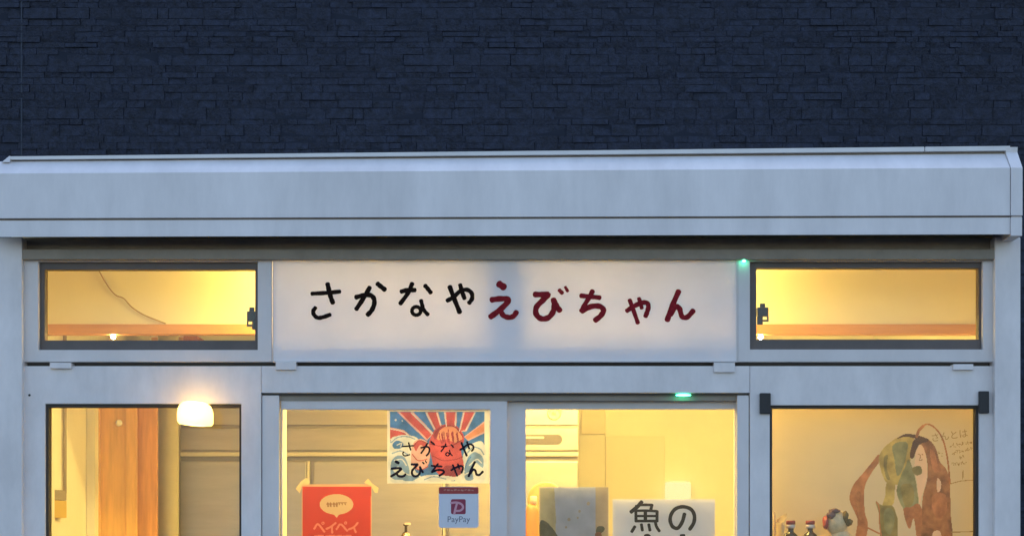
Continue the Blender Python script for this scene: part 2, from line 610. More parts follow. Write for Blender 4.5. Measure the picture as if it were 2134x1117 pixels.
# shadowed top track
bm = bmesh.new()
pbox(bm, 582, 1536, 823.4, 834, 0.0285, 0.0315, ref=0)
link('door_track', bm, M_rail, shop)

# room
XW = 1.838; YB = 2.75; ZC = 2.54
bm = bmesh.new(); box(bm, -XW - 0.012, -XW, 0.14, YB, 0.02, ZC); link('side_wall', bm, M_wallin, shop)
bm = bmesh.new(); box(bm, XW, XW + 0.012, 0.14, YB, 0.02, ZC); link('side_wall', bm, M_wallin, shop)
bm = bmesh.new(); box(bm, -XW - 0.012, XW + 0.012, YB, YB + 0.06, 0.02, ZC); link('back_wall', bm, M_wallin, shop)
bm = bmesh.new(); box(bm, -XW - 0.012, XW + 0.012, 0.095, YB + 0.06, ZC + 0.002, ZC + 0.06); link('ceiling', bm, M_ceil, shop)
bm = bmesh.new(); box(bm, -XW - 0.012, XW + 0.012, 0.14, YB, 0.004, 0.018); link('floor', bm, M_floor, shop)
# closing strips between the front and the side walls
bm = bmesh.new()
box(bm, -XW - 0.012, -XW - 0.001, 0.088, 0.138, 0.02, ZC); link('corner_filler', bm, M_wallin, shop)
bm = bmesh.new(); box(bm, XW + 0.001, XW + 0.012, 0.088, 0.138, 0.02, ZC)
link('corner_filler', bm, M_wallin, shop)
# small wall above a wooden lintel beam, just behind the transoms
YK = 0.50
bm = bmesh.new()
box(bm, -XW + 0.002, XW - 0.002, YK - 0.012, YK + 0.05, PZ(697, YK), PZ(676, YK), bev=0.002)
link('beam', bm, M_trim, shop)
bm = bmesh.new()
box(bm, -XW + 0.001, XW - 0.001, YK, YK + 0.04, PZ(676, YK) + 0.001, ZC - 0.001)
link('hanging_wall', bm, M_ceil, shop)
# left side: white door casing and wooden doors across the corner of the room
YD = 1.28
bm = bmesh.new()
box(bm, -XW + 0.001, PX(198, YD), YD, YD + 0.16, 0.02, 2.20, bev=0.003)
link('door_casing', bm, M_wallin, shop)
yd = 1.36
bm = bmesh.new()
pbox(bm, 199, 284, 790, 1900, yd, yd + 0.03, bev=0.002)
pbox(bm, 199, 209, 790, 1900, yd - 0.012, yd - 0.0005, bev=0.002)
pbox(bm, 262, 282, 790, 1900, yd - 0.006, yd - 0.0005, bev=0.002)
wd1 = link('wooden_door', bm, M_wood, shop)
bm = bmesh.new()
pbox(bm, 284, 327, 790, 1900, yd + 0.05, yd + 0.08, bev=0.002)
link('wooden_door', bm, M_wood2, shop)
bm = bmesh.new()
bmesh.ops.create_icosphere(bm, subdivisions=3, radius=0.015)  # white bead standing in for a bright reflection on the wood
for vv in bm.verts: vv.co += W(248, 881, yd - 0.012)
link('glint_bead', bm, mat('glint_white', (0.9, 0.88, 0.8), 0.25), wd1, smooth=True)

# ------------------------------------------------------------------ sign board
BY = -0.002
sgn = thing('sign_board', 'wide white sign board with handwritten black and red kana above the doors', 'sign', W(1052, 757, BY))
M_sign = paper('sign_acrylic', (0.92, 0.875, 0.865), 0.165, var=0.05, scale=5)
bm = bmesh.new()
pbox(bm, 571, 1534, 541.8, 753.5, BY, BY + 0.005, ref=0)
link('board', bm, M_sign, sgn)
bm = bmesh.new()
pbox(bm, 571, 1534, 752, 754.5, BY - 0.004, BY - 0.0005, ref=0)
pbox(bm, 568.2, 571, 541.8, 754.5, BY - 0.002, BY + 0.012, ref=0)
pbox(bm, 1534, 1536.6, 541.8, 754.5, BY - 0.002, BY + 0.012, ref=0)
pbox(bm, 571.2, 1533.8, 749, 751.9, BY + 0.0055, 0.0295, ref=0)  # hidden strip, added to stop light leaking out below the board
link('edge_strip', bm, M_alu, sgn)
M_ink = mat('black_paint', (0.014, 0.007, 0.005), 0.8, var=0.3, scale=60, spec=0.08)
M_red = mat('dark_red_paint', (0.27, 0.016, 0.022), 0.8, var=0.35, scale=60, spec=0.1)
C1 = (620, 560, 5.081); C2 = (1000, 560, 4.446)
def circ(cx, cy, rx, ry=None, n=14, a0=0):
    ry = ry or rx
    return [(cx + rx * math.cos(a0 + 2 * math.pi * k / n), cy + ry * math.sin(a0 + 2 * math.pi * k / n)) for k in range(n + 1)]
KANA = [
 ('sa', C1, [([(152, 264), (300, 256), (448, 242)], 40), ([(318, 160), (335, 235), (352, 300), (375, 362)], 46), ([(190, 412), (166, 450), (178, 492), (215, 518), (270, 512), (345, 486)], 40)]),
 ('ka', C1, [([(765, 198), (700, 310), (622, 428)], 44), ([(618, 302), (700, 282), (770, 280), (808, 315), (812, 375), (785, 440), (742, 488)], 46), ([(846, 158), (885, 190), (926, 222)], 46)]),
 ('na', C1, [([(1215, 156), (1168, 260), (1088, 370)], 42), ([(1098, 242), (1170, 226), (1244, 226)], 44), ([(1350, 178), (1380, 212), (1412, 254)], 42), ([(1308, 335), (1322, 392), (1340, 440), (1382, 486)], 38), (circ(1258, 446, 46, 44, a0=-0.4), 36)]),
 ('ya', C1, [([(1585, 338), (1650, 300), (1720, 240), (1790, 222), (1842, 255), (1848, 315), (1816, 364)], 42), ([(1722, 170), (1742, 240), (1768, 315)], 42), ([(1612, 190), (1660, 320), (1718, 462)], 46)]),
 ('e', C2, [([(176, 140), (225, 172)], 58), ([(108, 288), (190, 278), (262, 284), (248, 320), (180, 385), (98, 446)], 48), ([(190, 375), (215, 430), (268, 450), (312, 438), (340, 400)], 44)]),
 ('bi', C2, [([(508, 238), (570, 240), (632, 240), (580, 295), (525, 355), (522, 420), (570, 462), (635, 452), (680, 395), (690, 330), (682, 285)], 48), ([(690, 300), (712, 345), (742, 388)], 46), ([(736, 198), (764, 226)], 34), ([(792, 170), (814, 208)], 26)]),
 ('chi', C2, [([(936, 250), (1020, 258), (1112, 268)], 40), ([(1045, 206), (1010, 270), (965, 345), (940, 392)], 40), ([(945, 392), (1030, 350), (1110, 348), (1146, 385), (1120, 435), (1068, 478)], 46)]),
 ('small_ya', C2, [([(1362, 390), (1420, 352), (1490, 318), (1545, 315), (1562, 350), (1550, 400), (1535, 440)], 40), ([(1474, 275), (1488, 315), (1500, 365)], 34), ([(1388, 290), (1425, 390), (1464, 502)], 36)]),
 ('n', C2, [([(1842, 208), (1785, 340), (1736, 476)], 46), ([(1765, 425), (1815, 352), (1850, 370), (1872, 440), (1920, 448), (1978, 388)], 44)]),
]
def put_kana(bm, k, M, y, mi=0, wmul=1.0):
    for j, (pts, wd) in enumerate(KANA[k][2]):
        stroke(bm, pts, wd * wmul, M, y - j * 0.00025, mi, seed=k)
for k, (nm, c, st) in enumerate(KANA):
    bm = bmesh.new()
    put_kana(bm, k, crop(*c), BY - 0.0012, 0, 1.1)
    lo = link('letter', bm, M_ink if k < 4 else M_red, sgn)
def kana_box(k):
    ps = [p for pts, wd in KANA[k][2] for p in pts]
    return min(p[0] for p in ps), max(p[0] for p in ps), min(p[1] for p in ps), max(p[1] for p in ps)
def kana_fit(bm, k, M, x0, x1, y0, y1, y, mi, wmul=1.0):
    a, b, c, d = kana_box(k)
    sx, sy = (x1 - x0) / (b - a), (y1 - y0) / (d - c)
    sc = (sx + sy) / 2
    for j, (pts, wd) in enumerate(KANA[k][2]):
        stroke(bm, [(x0 + (p[0] - a) * sx, y0 + (p[1] - c) * sy) for p in pts], wd * sc * wmul, M, y - j * 0.0001, mi, seed=k)

# ------------------------------------------------------------------ things stuck on the left door leaf (behind / on its glass)
YP = YL + 0.0165      # just inside the left pane
# festive picture poster
CF = crop(790, 840, 4.032)
pst = thing('picture_poster', 'white bordered painted poster with red sun rays, waves and black kana in the left door', 'poster', W(913, 1005, YP))
mats = [paper('poster_white', (0.85, 0.83, 0.80), 0.36), paper('poster_blue', (0.11, 0.30, 0.66), 0.16, 0.35, 25),
        paper('poster_red', (0.60, 0.10, 0.10), 0.30, 0.3, 25), paper('poster_pink', (0.80, 0.50, 0.46), 0.30, 0.2, 25),
        paper('poster_orange', (0.78, 0.33, 0.18), 0.30, 0.25, 25), paper('poster_wave', (0.80, 0.82, 0.83), 0.30, 0.2, 25),
        paper('poster_wave_blue', (0.30, 0.46, 0.68), 0.2, 0.35, 25), paper('poster_dark_red', (0.36, 0.05, 0.06), 0.2, 0.4, 25)]
LY = []
def L(pts, mi, b=False):
    LY.append(('p', blob(pts) if b else pts, mi))
L([(92, 655), (885, 655), (885, 70), (92, 70)], 1)
for q in ([(150, 72), (285, 72), (460, 250), (400, 315)], [(385, 72), (495, 72), (530, 200), (460, 225)], [(545, 72), (655, 72), (650, 200), (560, 200)],
          [(705, 72), (815, 72), (735, 235), (668, 240)], [(884, 150), (884, 250), (750, 315), (715, 280)], [(94, 200), (210, 225), (260, 270), (94, 310)]):
    L(q, 3)
for q in ([(172, 72), (265, 72), (440, 262), (405, 300)], [(405, 72), (478, 72), (512, 195), (472, 212)], [(562, 72), (640, 72), (632, 195), (572, 195)],
          [(722, 72), (800, 72), (722, 225), (684, 232)], [(94, 212), (205, 236), (230, 262), (94, 296)]):
    L(q, 2)
L([(883, 165), (883, 235), (745, 305), (722, 284)], 4)
L([(140, 130), (150, 140), (140, 150), (130, 140)], 5, True)
L([(195, 140), (202, 147), (195, 154), (188, 147)], 5, True)
L([(94, 330), (150, 275), (240, 268), (330, 300), (330, 420), (300, 560), (380, 654), (94, 654)], 5, True)
L([(884, 350), (800, 330), (720, 400), (690, 520), (640, 654), (884, 654)], 5, True)
L([(112, 345), (150, 312), (205, 335), (185, 375), (130, 380)], 1, True)
L([(100, 500), (150, 440), (215, 455), (255, 560), (240, 630), (110, 630)], 6, True)
L([(200, 620), (280, 600), (360, 630), (300, 652), (210, 650)], 6, True)
L([(740, 470), (800, 410), (870, 450), (872, 540), (815, 500), (780, 560), (790, 640), (720, 630)], 6, True)
L([(120, 560), (165, 530), (215, 590), (160, 600)], 5, True)
L([(280, 350), (335, 300), (400, 320), (430, 400), (410, 520), (330, 560), (270, 500)], 3, True)
L([(292, 345), (340, 312), (392, 330), (400, 372), (345, 350), (310, 400)], 2, True)
L([(420, 330), (480, 205), (560, 178), (650, 190), (715, 285), (690, 400), (712, 520), (680, 600), (560, 625), (470, 560), (440, 450)], 2, True)
L([(480, 260), (560, 195), (640, 205), (700, 290), (650, 330), (560, 300), (500, 310)], 4, True)
for k in range(4):
    x = 520 + k * 42
    L([(x, 245 + 8 * abs(k - 1.5)), (x + 12, 238), (x + 26, 325), (x + 14, 330)], 7)
L([(455, 270), (500, 205), (545, 190), (505, 235), (480, 300)], 7, True)
L([(540, 540), (600, 520), (690, 560), (660, 606), (560, 610)], 7, True)
L([(300, 640), (420, 600), (640, 620), (600, 652), (330, 653)], 5, True)
def Ls(pts, wd, mi): LY.append(('s', pts, wd, mi))
for k in range(5):
    Ls([(505 + k * 38, 250 - 14 * (2 - abs(k - 2))), (512 + k * 38, 300), (530 + k * 30, 338)], 7, 7)
for pts, wd, mi in (([(470, 300), (500, 225), (560, 190), (640, 200), (705, 280)], 9, 7), ([(430, 340), (520, 360), (620, 350), (690, 310)], 8, 7), ([(450, 440), (540, 480), (640, 470), (700, 450)], 8, 7),
    ([(290, 360), (335, 312), (395, 330)], 8, 7), ([(280, 430), (330, 480), (400, 470)], 8, 2), ([(300, 540), (350, 560), (410, 530)], 8, 2),
    ([(100, 330), (160, 285), (240, 280), (300, 300)], 9, 6), ([(110, 420), (180, 400), (240, 430)], 10, 6), ([(130, 480), (190, 470), (230, 520)], 10, 5), ([(120, 600), (180, 570), (250, 600), (330, 590)], 9, 5),
    ([(730, 430), (790, 370), (850, 385), (880, 430)], 10, 6), ([(760, 520), (820, 470), (860, 500)], 10, 5), ([(700, 610), (770, 580), (850, 610)], 10, 5), ([(380, 640), (460, 615), (560, 635)], 9, 6), ([(720, 560), (735, 500), (770, 450)], 9, 1),
    ([(150, 350), (190, 335), (180, 365)], 8, 5), ([(96, 215), (200, 238), (255, 275)], 7, 5), ([(270, 80), (450, 255)], 8, 5), ([(395, 80), (468, 215)], 7, 5), ([(485, 80), (520, 190)], 7, 5), ([(552, 80), (566, 190)], 7, 5), ([(650, 80), (640, 190)], 7, 5), ([(712, 80), (675, 235)], 7, 5), ([(808, 80), (728, 228)], 7, 5)):
    Ls(pts, wd, mi)
bm = printed_sheet(LY, CF, 68, 930, 46, 673, 215, 157, YP + 0.003)
link('picture', bm, mats, pst)
bm = bmesh.new()
M_ink2 = paper('navy_ink', (0.018, 0.016, 0.03), 0.05)
boxes = [(195, 290, 330, 440), (352, 465, 322, 440), (520, 625, 340, 440), (680, 792, 322, 440), (100, 222, 488, 615), (272, 398, 482, 612), (440, 545, 508, 608), (606, 705, 510, 610), (752, 872, 492, 612)]
for k, bx in enumerate(boxes):
    kana_fit(bm, k, CF, *bx, YP - 0.0022, 0, 0.92)
link('lettering', bm, M_ink2, pst)

# red notice with a speech bubble
CR = crop(600, 960, 7.115)
rp = thing('red_notice', 'red paper notice with a pale speech bubble taped inside the left door', 'notice', W(702, 1200, YP))
LY = []
mm = [paper('notice_edge', (0.72, 0.42, 0.26), 0.4), paper('notice_red', (0.60, 0.055, 0.025), 0.4, 0.12, 8),
      paper('bubble', (0.74, 0.54, 0.32), 0.4), paper('bubble_text', (0.42, 0.22, 0.10), 0.3), paper('notice_text', (0.78, 0.26, 0.15), 0.4)]
LY.append(('p', [(222, 1800), (1228, 1800), (1232, 378), (216, 378)], 1))
LY.append(('p', [(720 + 250 * math.cos(a), 642 - 152 * math.sin(a)) for a in [R(x) for x in range(-80, 261, 10)]] + [(690, 800), (724, 845), (752, 798)], 2))
for x, q in ((590, 1), (630, 1), (680, 1), (720, 1), (760, 0), (800, 0), (845, 0)):
    LY.append(('s', [(x, 625 + (0 if q else -5)), (x + 6, 655 + (15 if q else -10))], 26 if q else 16, 3))
    LY.append(('s', [(x - 14, 640 if q else 618), (x + 20, 636 if q else 616)], 16, 3))
for pts, wd in (([(392, 1000), (446, 936), (540, 1045)], 30), (circ(520, 920, 17, n=10), 14), ([(706, 918), (640, 972), (572, 1004)], 30), ([(652, 975), (657, 1062)], 30),
                ([(722, 1008), (782, 938), (878, 1032)], 30), (circ(855, 918, 17, n=10), 14), ([(1034, 918), (972, 982), (902, 1012)], 30), ([(978, 988), (1006, 1052)], 30)):
    LY.append(('s', pts, wd, 4))
for x0, x1 in ((400, 520), (570, 690), (700, 790), (820, 930)):
    LY.append(('s', [(x0, 1112), (x1, 1108)], 26, 4))
    LY.append(('s', [((x0 + x1) / 2, 1108), ((x0 + x1) / 2 - 10, 1230)], 26, 4))
bm = printed_sheet(LY, CR, 203, 1242, 345, 1815, 150, 210, YP + 0.003)
link('sheet', bm, mm, rp)
M_tape = paper('masking_tape', (0.80, 0.64, 0.36), 0.45)
for pts in ([(115, 410), (190, 310), (270, 250), (318, 300), (316, 345), (212, 380), (175, 480)], [(1130, 320), (1190, 262), (1245, 330), (1345, 400), (1330, 470), (1290, 470), (1236, 372)]):
    bm = bmesh.new()
    poly(bm, pts, CR, YP + 0.0016)
    link('tape', bm, M_tape, rp)

# payment sticker on the outside of the glass
st = thing('payment_sticker', 'white square sticker with red top strip and maroon letter P emblem on the left door', 'sticker', W(956, 1102, YL))
YS = YL + 0.0125
bm = bmesh.new()
sm = [mat('sticker_white', (0.68, 0.68, 0.72), 0.5), mat('sticker_red', (0.36, 0.035, 0.03), 0.5), mat('sticker_maroon', (0.27, 0.02, 0.06), 0.5), mat('sticker_pink', (0.60, 0.30, 0.36), 0.5), mat('sticker_grey', (0.14, 0.15, 0.19), 0.5), mat('sticker_rust', (0.52, 0.20, 0.14), 0.5)]
def rr(x0, x1, y0, y1, r):
    o = []
    for cx, cy, a in ((x1 - r, y0 + r, -90), (x1 - r, y1 - r, 0), (x0 + r, y1 - r, 90), (x0 + r, y0 + r, 180)):
        for t in range(0, 91, 15):
            o.append((cx + r * math.cos(R(a + t)), cy + r * math.sin(R(a + t))))
    return o
poly(bm, rr(502, 836, 700, 1045, 22), CF, YS, 0)
poly(bm, rr(502, 836, 703, 760, 12), CF, YS - 0.0002, 1)
poly(bm, rr(604, 728, 804, 930, 14), CF, YS - 0.0002, 2)
stroke(bm, [(604, 836), (650, 832), (692, 846), (705, 876), (680, 900), (636, 902)], 18, CF, YS - 0.0004, 3, rough=0.02)
stroke(bm, [(654, 842), (640, 890), (632, 928)], 18, CF, YS - 0.0005, 3, rough=0.02)
text_into(bm, 'PayPay', 13, 790 + 668 / 4.032, 840 + 996 / 4.032, YS - 0.0004, 4)
for k in range(9):
    x = 545 + k * 29
    stroke(bm, [(x, 728), (x + 16, 724 + (k % 3) * 4)], 8 + (k % 2) * 5, CF, YS - 0.0004, 5)
link('sticker_face', bm, sm, st)

# ------------------------------------------------------------------ right door leaf: notices inside the glass
YQ = YR + 0.0165
fn = thing('fish_notice', 'white paper notice with bold dark kanji for fish and hiragana no', 'notice', W(1382, 1240, YQ))
bm = bmesh.new()
M_white = paper('white_sheet', (0.80, 0.77, 0.77), 0.08, 0.05, 6)
poly(bm, [(1276.5, 1240), (1490, 1240), (1490, 1039.5), (1276.5, 1039.5)], lambda u, v, y: W(u, v, y), YQ + 0.004)
link('sheet', bm, M_white, fn)
CK = crop(1260, 980, 7.113)
bm = bmesh.new()
def ks(pts, w_): stroke(bm, pts, w_, CK, kl[0], 0, rough=0.03); kl[0] -= 0.00008
kl = [YQ + 0.0034]
ks([(550, 462), (490, 530), (392, 612)], 58)
ks([(530, 508), (620, 506), (702, 508)], 40); ks([(702, 505), (684, 585)], 46)
ks([(470, 520), (462, 600)], 40)
ks([(460, 594), (620, 592), (776, 600)], 38); ks([(462, 592), (466, 752)], 44); ks([(778, 602), (776, 752)], 46)
ks([(464, 672), (780, 672)], 34); ks([(466, 746), (780, 746)], 40); ks([(604, 592), (604, 748)], 52)
ks([(448, 828), (402, 905)], 46); ks([(545, 795), (560, 885)], 44); ks([(655, 795), (672, 885)], 44); ks([(752, 760), (770, 830), (812, 895)], 44)
ks([(1185, 640), (1150, 760), (1085, 850), (1010, 830), (972, 740), (990, 640), (1060, 560), (1170, 535), (1280, 572), (1330, 660), (1322, 770), (1262, 868)], 54)
ks([(600, 965), (650, 960), (700, 1030)], 44); ks([(520, 1040), (760, 1035)], 44); ks([(1130, 962), (1180, 960)], 44); ks([(1155, 960), (1150, 1150)], 44); ks([(1000, 1050), (1320, 1045)], 44)
link('lettering', bm, paper('brown_ink', (0.035, 0.018, 0.012), 0.05), fn)

gp = thing('grey_notice', 'faded grey green paper notice left of the fish notice', 'notice', W(1195, 1240, YQ))
CG = crop(1090, 980, 8.155)
gm = [paper('faded_grey', (0.50, 0.50, 0.53), 0.05, 0.18, 14), paper('faded_olive', (0.42, 0.39, 0.26), 0.12, 0.25, 18), paper('faded_brown', (0.44, 0.36, 0.26), 0.12, 0.2, 14), paper('faded_dark', (0.12, 0.12, 0.08), 0.1, 0.3, 30), paper('faded_rust', (0.25, 0.11, 0.06), 0.1, 0.3, 30)]
LY = []
LY.append(('p', [(276, 2100), (540, 2100), (560, 800), (530, 300), (276, 300)], 1))
LY.append(('p', [(1235, 2100), (1440, 2100), (1440, 285), (1230, 285)], 2))
LY.append(('p', blob([(290, 870), (380, 860), (470, 940), (560, 1060), (600, 1200), (290, 1200)]), 3))
LY.append(('p', blob([(260, 310), (330, 290), (450, 320), (460, 400), (400, 440), (330, 400), (280, 400)]), 1))
LY.append(('p', blob([(1260, 960), (1340, 940), (1390, 990), (1330, 1060), (1240, 1070)]), 3))
LY.append(('p', blob([(1230, 1060), (1320, 1050), (1330, 1160), (1240, 1180)]), 4))
for x, y, r in ((780, 830, 28), (1110, 560, 30), (960, 690, 24), (730, 960, 20), (930, 800, 18)):
    LY.append(('p', circ(x, y, r, r * 1.2, 10)[:-1], 2))
bm = printed_sheet(LY, CG, 277, 1452, 281, 2120, 144, 220, YQ + 0.003)
link('sheet', bm, gm, gp)

# ------------------------------------------------------------------ black corner clips over the right window
for a, b, c, d, lb in ((1583, 1605.5, 819, 862, 'black rectangular clip at the upper left corner of the right window'),
                       (2039, 2060, 815, 861, 'black rectangular clip at the upper right corner of the right window')):
    bm = bmesh.new()
    pbox(bm, a, b, c, d, -0.012, 0.0035, bev=0.003, ref=0)
    tag(link('corner_clip', bm, M_black, None), lb, 'clip', 'black clips on the right window')

# ------------------------------------------------------------------ figure poster in the right window
YF = 0.21
fp = thing('figure_poster', 'large cream poster painted with a long haired figure in green in the right window', 'poster', W(1822, 1330, YF))
CP = crop(1740, 860, 4.347)
pm = [paper('cream_paper', (0.62, 0.515, 0.345), 0.27, 0.06, 5), paper('paint_brown', (0.428, 0.176, 0.074), 0.27, 0.45, 26), paper('paint_yellow', (0.5, 0.38, 0.116), 0.27, 0.45, 22),
      paper('paint_green', (0.26, 0.26, 0.128), 0.27, 0.45, 22), paper('paint_dark_green', (0.26, 0.218, 0.08), 0.27, 0.45, 22), paper('paint_hair', (0.344, 0.152, 0.062), 0.27, 0.5, 30),
      paper('paint_dark', (0.10, 0.045, 0.02), 0.3, 0.2, 20), paper('paint_skin', (0.76, 0.53, 0.36), 0.27, 0.1, 16), paper('poster_script', (0.30, 0.20, 0.08), 0.3)]
LY = []
def F(pts, mi, sm_=True):
    LY.append(('p', blob(pts, 4) if sm_ else pts, mi))
F([(395, 375), (340, 440), (250, 550), (165, 655), (132, 780), (175, 890), (205, 970), (195, 1060), (180, 1200), (260, 1200), (300, 1020), (272, 900), (265, 760), (275, 650), (340, 530), (410, 430)], 1)
F([(400, 390), (450, 310), (560, 225), (640, 205), (720, 230), (690, 380), (660, 560), (600, 640), (480, 640), (430, 560), (405, 470)], 2)
F([(470, 625), (545, 625), (540, 720), (525, 830), (430, 850), (455, 750)], 2)
F([(670, 420), (720, 560), (745, 700), (755, 830), (700, 890), (640, 890), (580, 790), (560, 690), (600, 560), (640, 480)], 3)
F([(368, 800), (425, 835), (520, 840), (550, 900), (570, 990), (550, 1200), (430, 1200), (405, 1050), (395, 900)], 4)
F([(620, 870), (690, 850), (755, 820), (800, 900), (830, 1050), (830, 1200), (755, 1200), (715, 955), (685, 1040), (655, 1020)], 1)
F([(560, 235), (640, 190), (760, 205), (850, 240), (860, 270), (740, 235), (640, 215)], 6)
F([(765, 285), (850, 245), (915, 325), (950, 440), (1010, 510), (1040, 640), (1048, 900), (1050, 1200), (800, 1200), (790, 960), (795, 760), (835, 600), (835, 440), (810, 340)], 5)
F([(735, 320), (775, 285), (812, 340), (832, 460), (835, 560), (815, 660), (785, 760), (768, 820), (752, 720), (735, 580), (718, 500), (728, 400)], 7)
F([(720, 240), (790, 225), (850, 250), (770, 285), (735, 340), (712, 410), (678, 395), (692, 310)], 6)
F([(930, 590), (962, 630), (955, 700), (930, 715), (922, 660)], 7)
F([(888, 1080), (955, 1075), (960, 1200), (885, 1200)], 7)
F([(700, 500), (770, 480), (790, 540), (750, 565), (715, 550)], 4)
for q, mi in (([(520, 300), (600, 260), (660, 280), (640, 420), (600, 540), (560, 560), (540, 430)], 3), ([(440, 420), (480, 380), (470, 500), (500, 600), (460, 580)], 4),
              ([(600, 660), (680, 640), (720, 720), (700, 830), (640, 850), (610, 760)], 4), ([(860, 330), (905, 360), (930, 460), (960, 520), (900, 540), (870, 440)], 1), ([(890, 740), (1000, 740), (1010, 900), (930, 960), (880, 860)], 1),
              ([(450, 880), (520, 870), (540, 980), (500, 1100), (450, 1040)], 3), ([(190, 740), (235, 720), (225, 860), (245, 960), (215, 940)], 5)):
    F(q, mi)
for pts in ([(752, 375), (764, 372)], [(786, 374), (797, 377)], [(772, 380), (777, 402), (770, 408)], [(762, 424), (776, 428), (790, 424)]):
    LY.append(('s', pts, 7, 5))
for pts, wd in (([(742, 212), (770, 145), (830, 102), (900, 130), (968, 220), (1008, 350), (1030, 500), (1042, 640)], 15), ([(742, 212), (760, 160), (800, 118)], 26), ([(378, 805), (400, 860), (405, 1000), (425, 1150)], 12),
                ([(275, 1030), (340, 1060), (400, 1090)], 14), ([(1050, 640), (1150, 615), (1290, 605)], 7), ([(1160, 520), (1158, 600)], 7), ([(1050, 1078), (1300, 1072)], 9)):
    LY.append(('s', pts, wd, 1 if wd > 10 else 8))
rn = random.Random(11)
for (u0, v0, u1, v1, n_) in ((1035, 305, 1245, 262, 7), (1065, 362, 1250, 318, 7), (1125, 405, 1165, 398, 2), (1055, 462, 1185, 452, 5), (930, 350, 975, 390, 2)):
    for k in range(n_):
        t = (k + 0.5) / n_
        u, v_ = u0 + (u1 - u0) * t, v0 + (v1 - v0) * t
        for q in range(4):
            a, b = rn.uniform(-11, 11), rn.uniform(-12, 12)
            LY.append(('s', [(u + a, v_ + b), (u + a + rn.uniform(-10, 10), v_ + b + rn.uniform(-9, 9))], 6, 8))
bm = printed_sheet(LY, CP, -652, 1391, -96, 2043, 370, 390, YF)
link('sheet', bm, pm, fp)
bm = bmesh.new()
text_into(bm, 'さんとは', 15, 1740 + 1040 / 4.347, 860 + 235 / 4.347, YF - 0.001, 0, R(8))
link('lettering', bm, pm[8], fp)

# sill shelf inside the right window
ZS = 1.33
bm = bmesh.new()
box(bm, PX(1600), PX(2060), 0.092, 0.205, ZS - 0.025, ZS, bev=0.002)
tag(link('sill_shelf', bm, M_wood, None), 'narrow wooden shelf along the bottom of the right window under the bottles', 'shelf')
# two small bottles
M_cap_r = mat('red_cap', (0.42, 0.06, 0.03), 0.4)
M_ringw = mat('white_ring', (0.78, 0.62, 0.46), 0.5)
M_btl = mat('dark_bottle', (0.09, 0.045, 0.012), 0.15, spec=0.8)
for px, lb in ((1648, 'small dark bottle with red cap, nearest the left edge of the right window'), (1688.5, 'small dark bottle with red cap beside the figurine')):
    yb = 0.145
    x = PX(px, yb)
    bt = thing('sauce_bottle', lb, 'bottle', (x, yb, ZS), 'small bottles with red caps')
    zc = PZ(1084, yb)
    bm = bmesh.new()
    zsh = PZ(1109, yb) - ZS
    lathe(bm, [(0.026, 0), (0.028, 0.004), (0.028, zsh - 0.022), (0.024, zsh - 0.008), (0.014, zsh), (0.0105, zsh + 0.006), (0.0095, zsh + 0.03)], (x, yb, ZS))
    link('bottle_body', bm, M_btl, bt, True)
    bm = bmesh.new()
    lathe(bm, [(0.0165, PZ(1100, yb) - ZS), (0.0168, PZ(1092.4, yb) - ZS)], (x, yb, ZS))
    link('collar', bm, M_ringw, bt, True)
    bm = bmesh.new()
    lathe(bm, [(0.0172, PZ(1092.2, yb) - ZS), (0.0172, PZ(1086, yb) - ZS), (0.016, PZ(1083.8, yb) - ZS)], (x, yb, ZS))
    link('cap', bm, M_cap_r, bt, True)
# pale folded paper ornament
yo = 0.14
orn = thing('paper_ornament', 'pale yellow folded paper ornament at the left end of the window shelf', 'ornament', (PX(1624, yo), yo, ZS))
M_pale = paper('pale_paper', (0.86, 0.70, 0.42), 0.35)
CO = crop(1600, 1020, 10.67)
for j, pts in enumerate(([(118, 500), (165, 480), (180, 720), (190, 1035), (150, 1700), (118, 1700)], [(180, 690), (280, 600), (400, 520), (410, 600), (350, 720), (220, 730)], [(190, 740), (300, 735), (370, 800), (330, 1000), (300, 1700), (200, 1700)])):
    bm = bmesh.new()
    f = poly(bm, pts, CO, yo - 0.012 * j)
    r = bmesh.ops.extrude_face_region(bm, geom=[f])
    for e in r['geom']:
        if isinstance(e, bmesh.types.BMVert): e.co.y += 0.004
    for vv in bm.verts:
        vv.co.z = max(vv.co.z, ZS + 0.0005)
        vv.co.y += 0.02 * math.sin(vv.co.x * 90 + j)
    link('folded_strip', bm, M_pale, orn)
# figurine
yg = 0.15
fg = thing('figurine', 'small round headed figurine with dark hair patches and red side on window shelf', 'figurine', (PX(1745, yg), yg, ZS))
def ball(bm, c, r, sub=3, seed=0, amp=0.0):
    r_ = bmesh.ops.create_icosphere(bm, subdivisions=sub, radius=1)
    for vv in r_['verts']:
        n = vv.co.copy()
        k = 1 + amp * math.sin(n.x * 5 + seed) * math.sin(n.z * 4 + seed * 2)
        vv.co = Vector((c[0] + n.x * r[0] * k, c[1] + n.y * r[1] * k, c[2] + n.z * r[2] * k))
bm = bmesh.new()
zb = PZ(1100, yg)
ball(bm, (PX(1752, yg), yg, (ZS + zb) / 2), (0.055, 0.035, (zb - ZS) / 2 + 0.002), amp=0.05)
ball(bm, (PX(1744, yg), yg, PZ(1089, yg)), (0.040, 0.034, 0.046), seed=1, amp=0.04)
link('body', bm, mat('figurine_cream', (0.86, 0.58, 0.28), 0.5, var=0.25, scale=40), fg, True)
bm = bmesh.new()
ball(bm, (PX(1731, yg), yg - 0.012, PZ(1073, yg)), (0.017, 0.026, 0.016), seed=2, amp=0.15)
ball(bm, (PX(1738, yg), yg - 0.006, PZ(1064, yg)), (0.022, 0.026, 0.010), seed=4, amp=0.1)
link('hair_patch', bm, mat('purple_dark', (0.16, 0.07, 0.07), 0.6, var=0.3, scale=50), fg, True)
bm = bmesh.new()
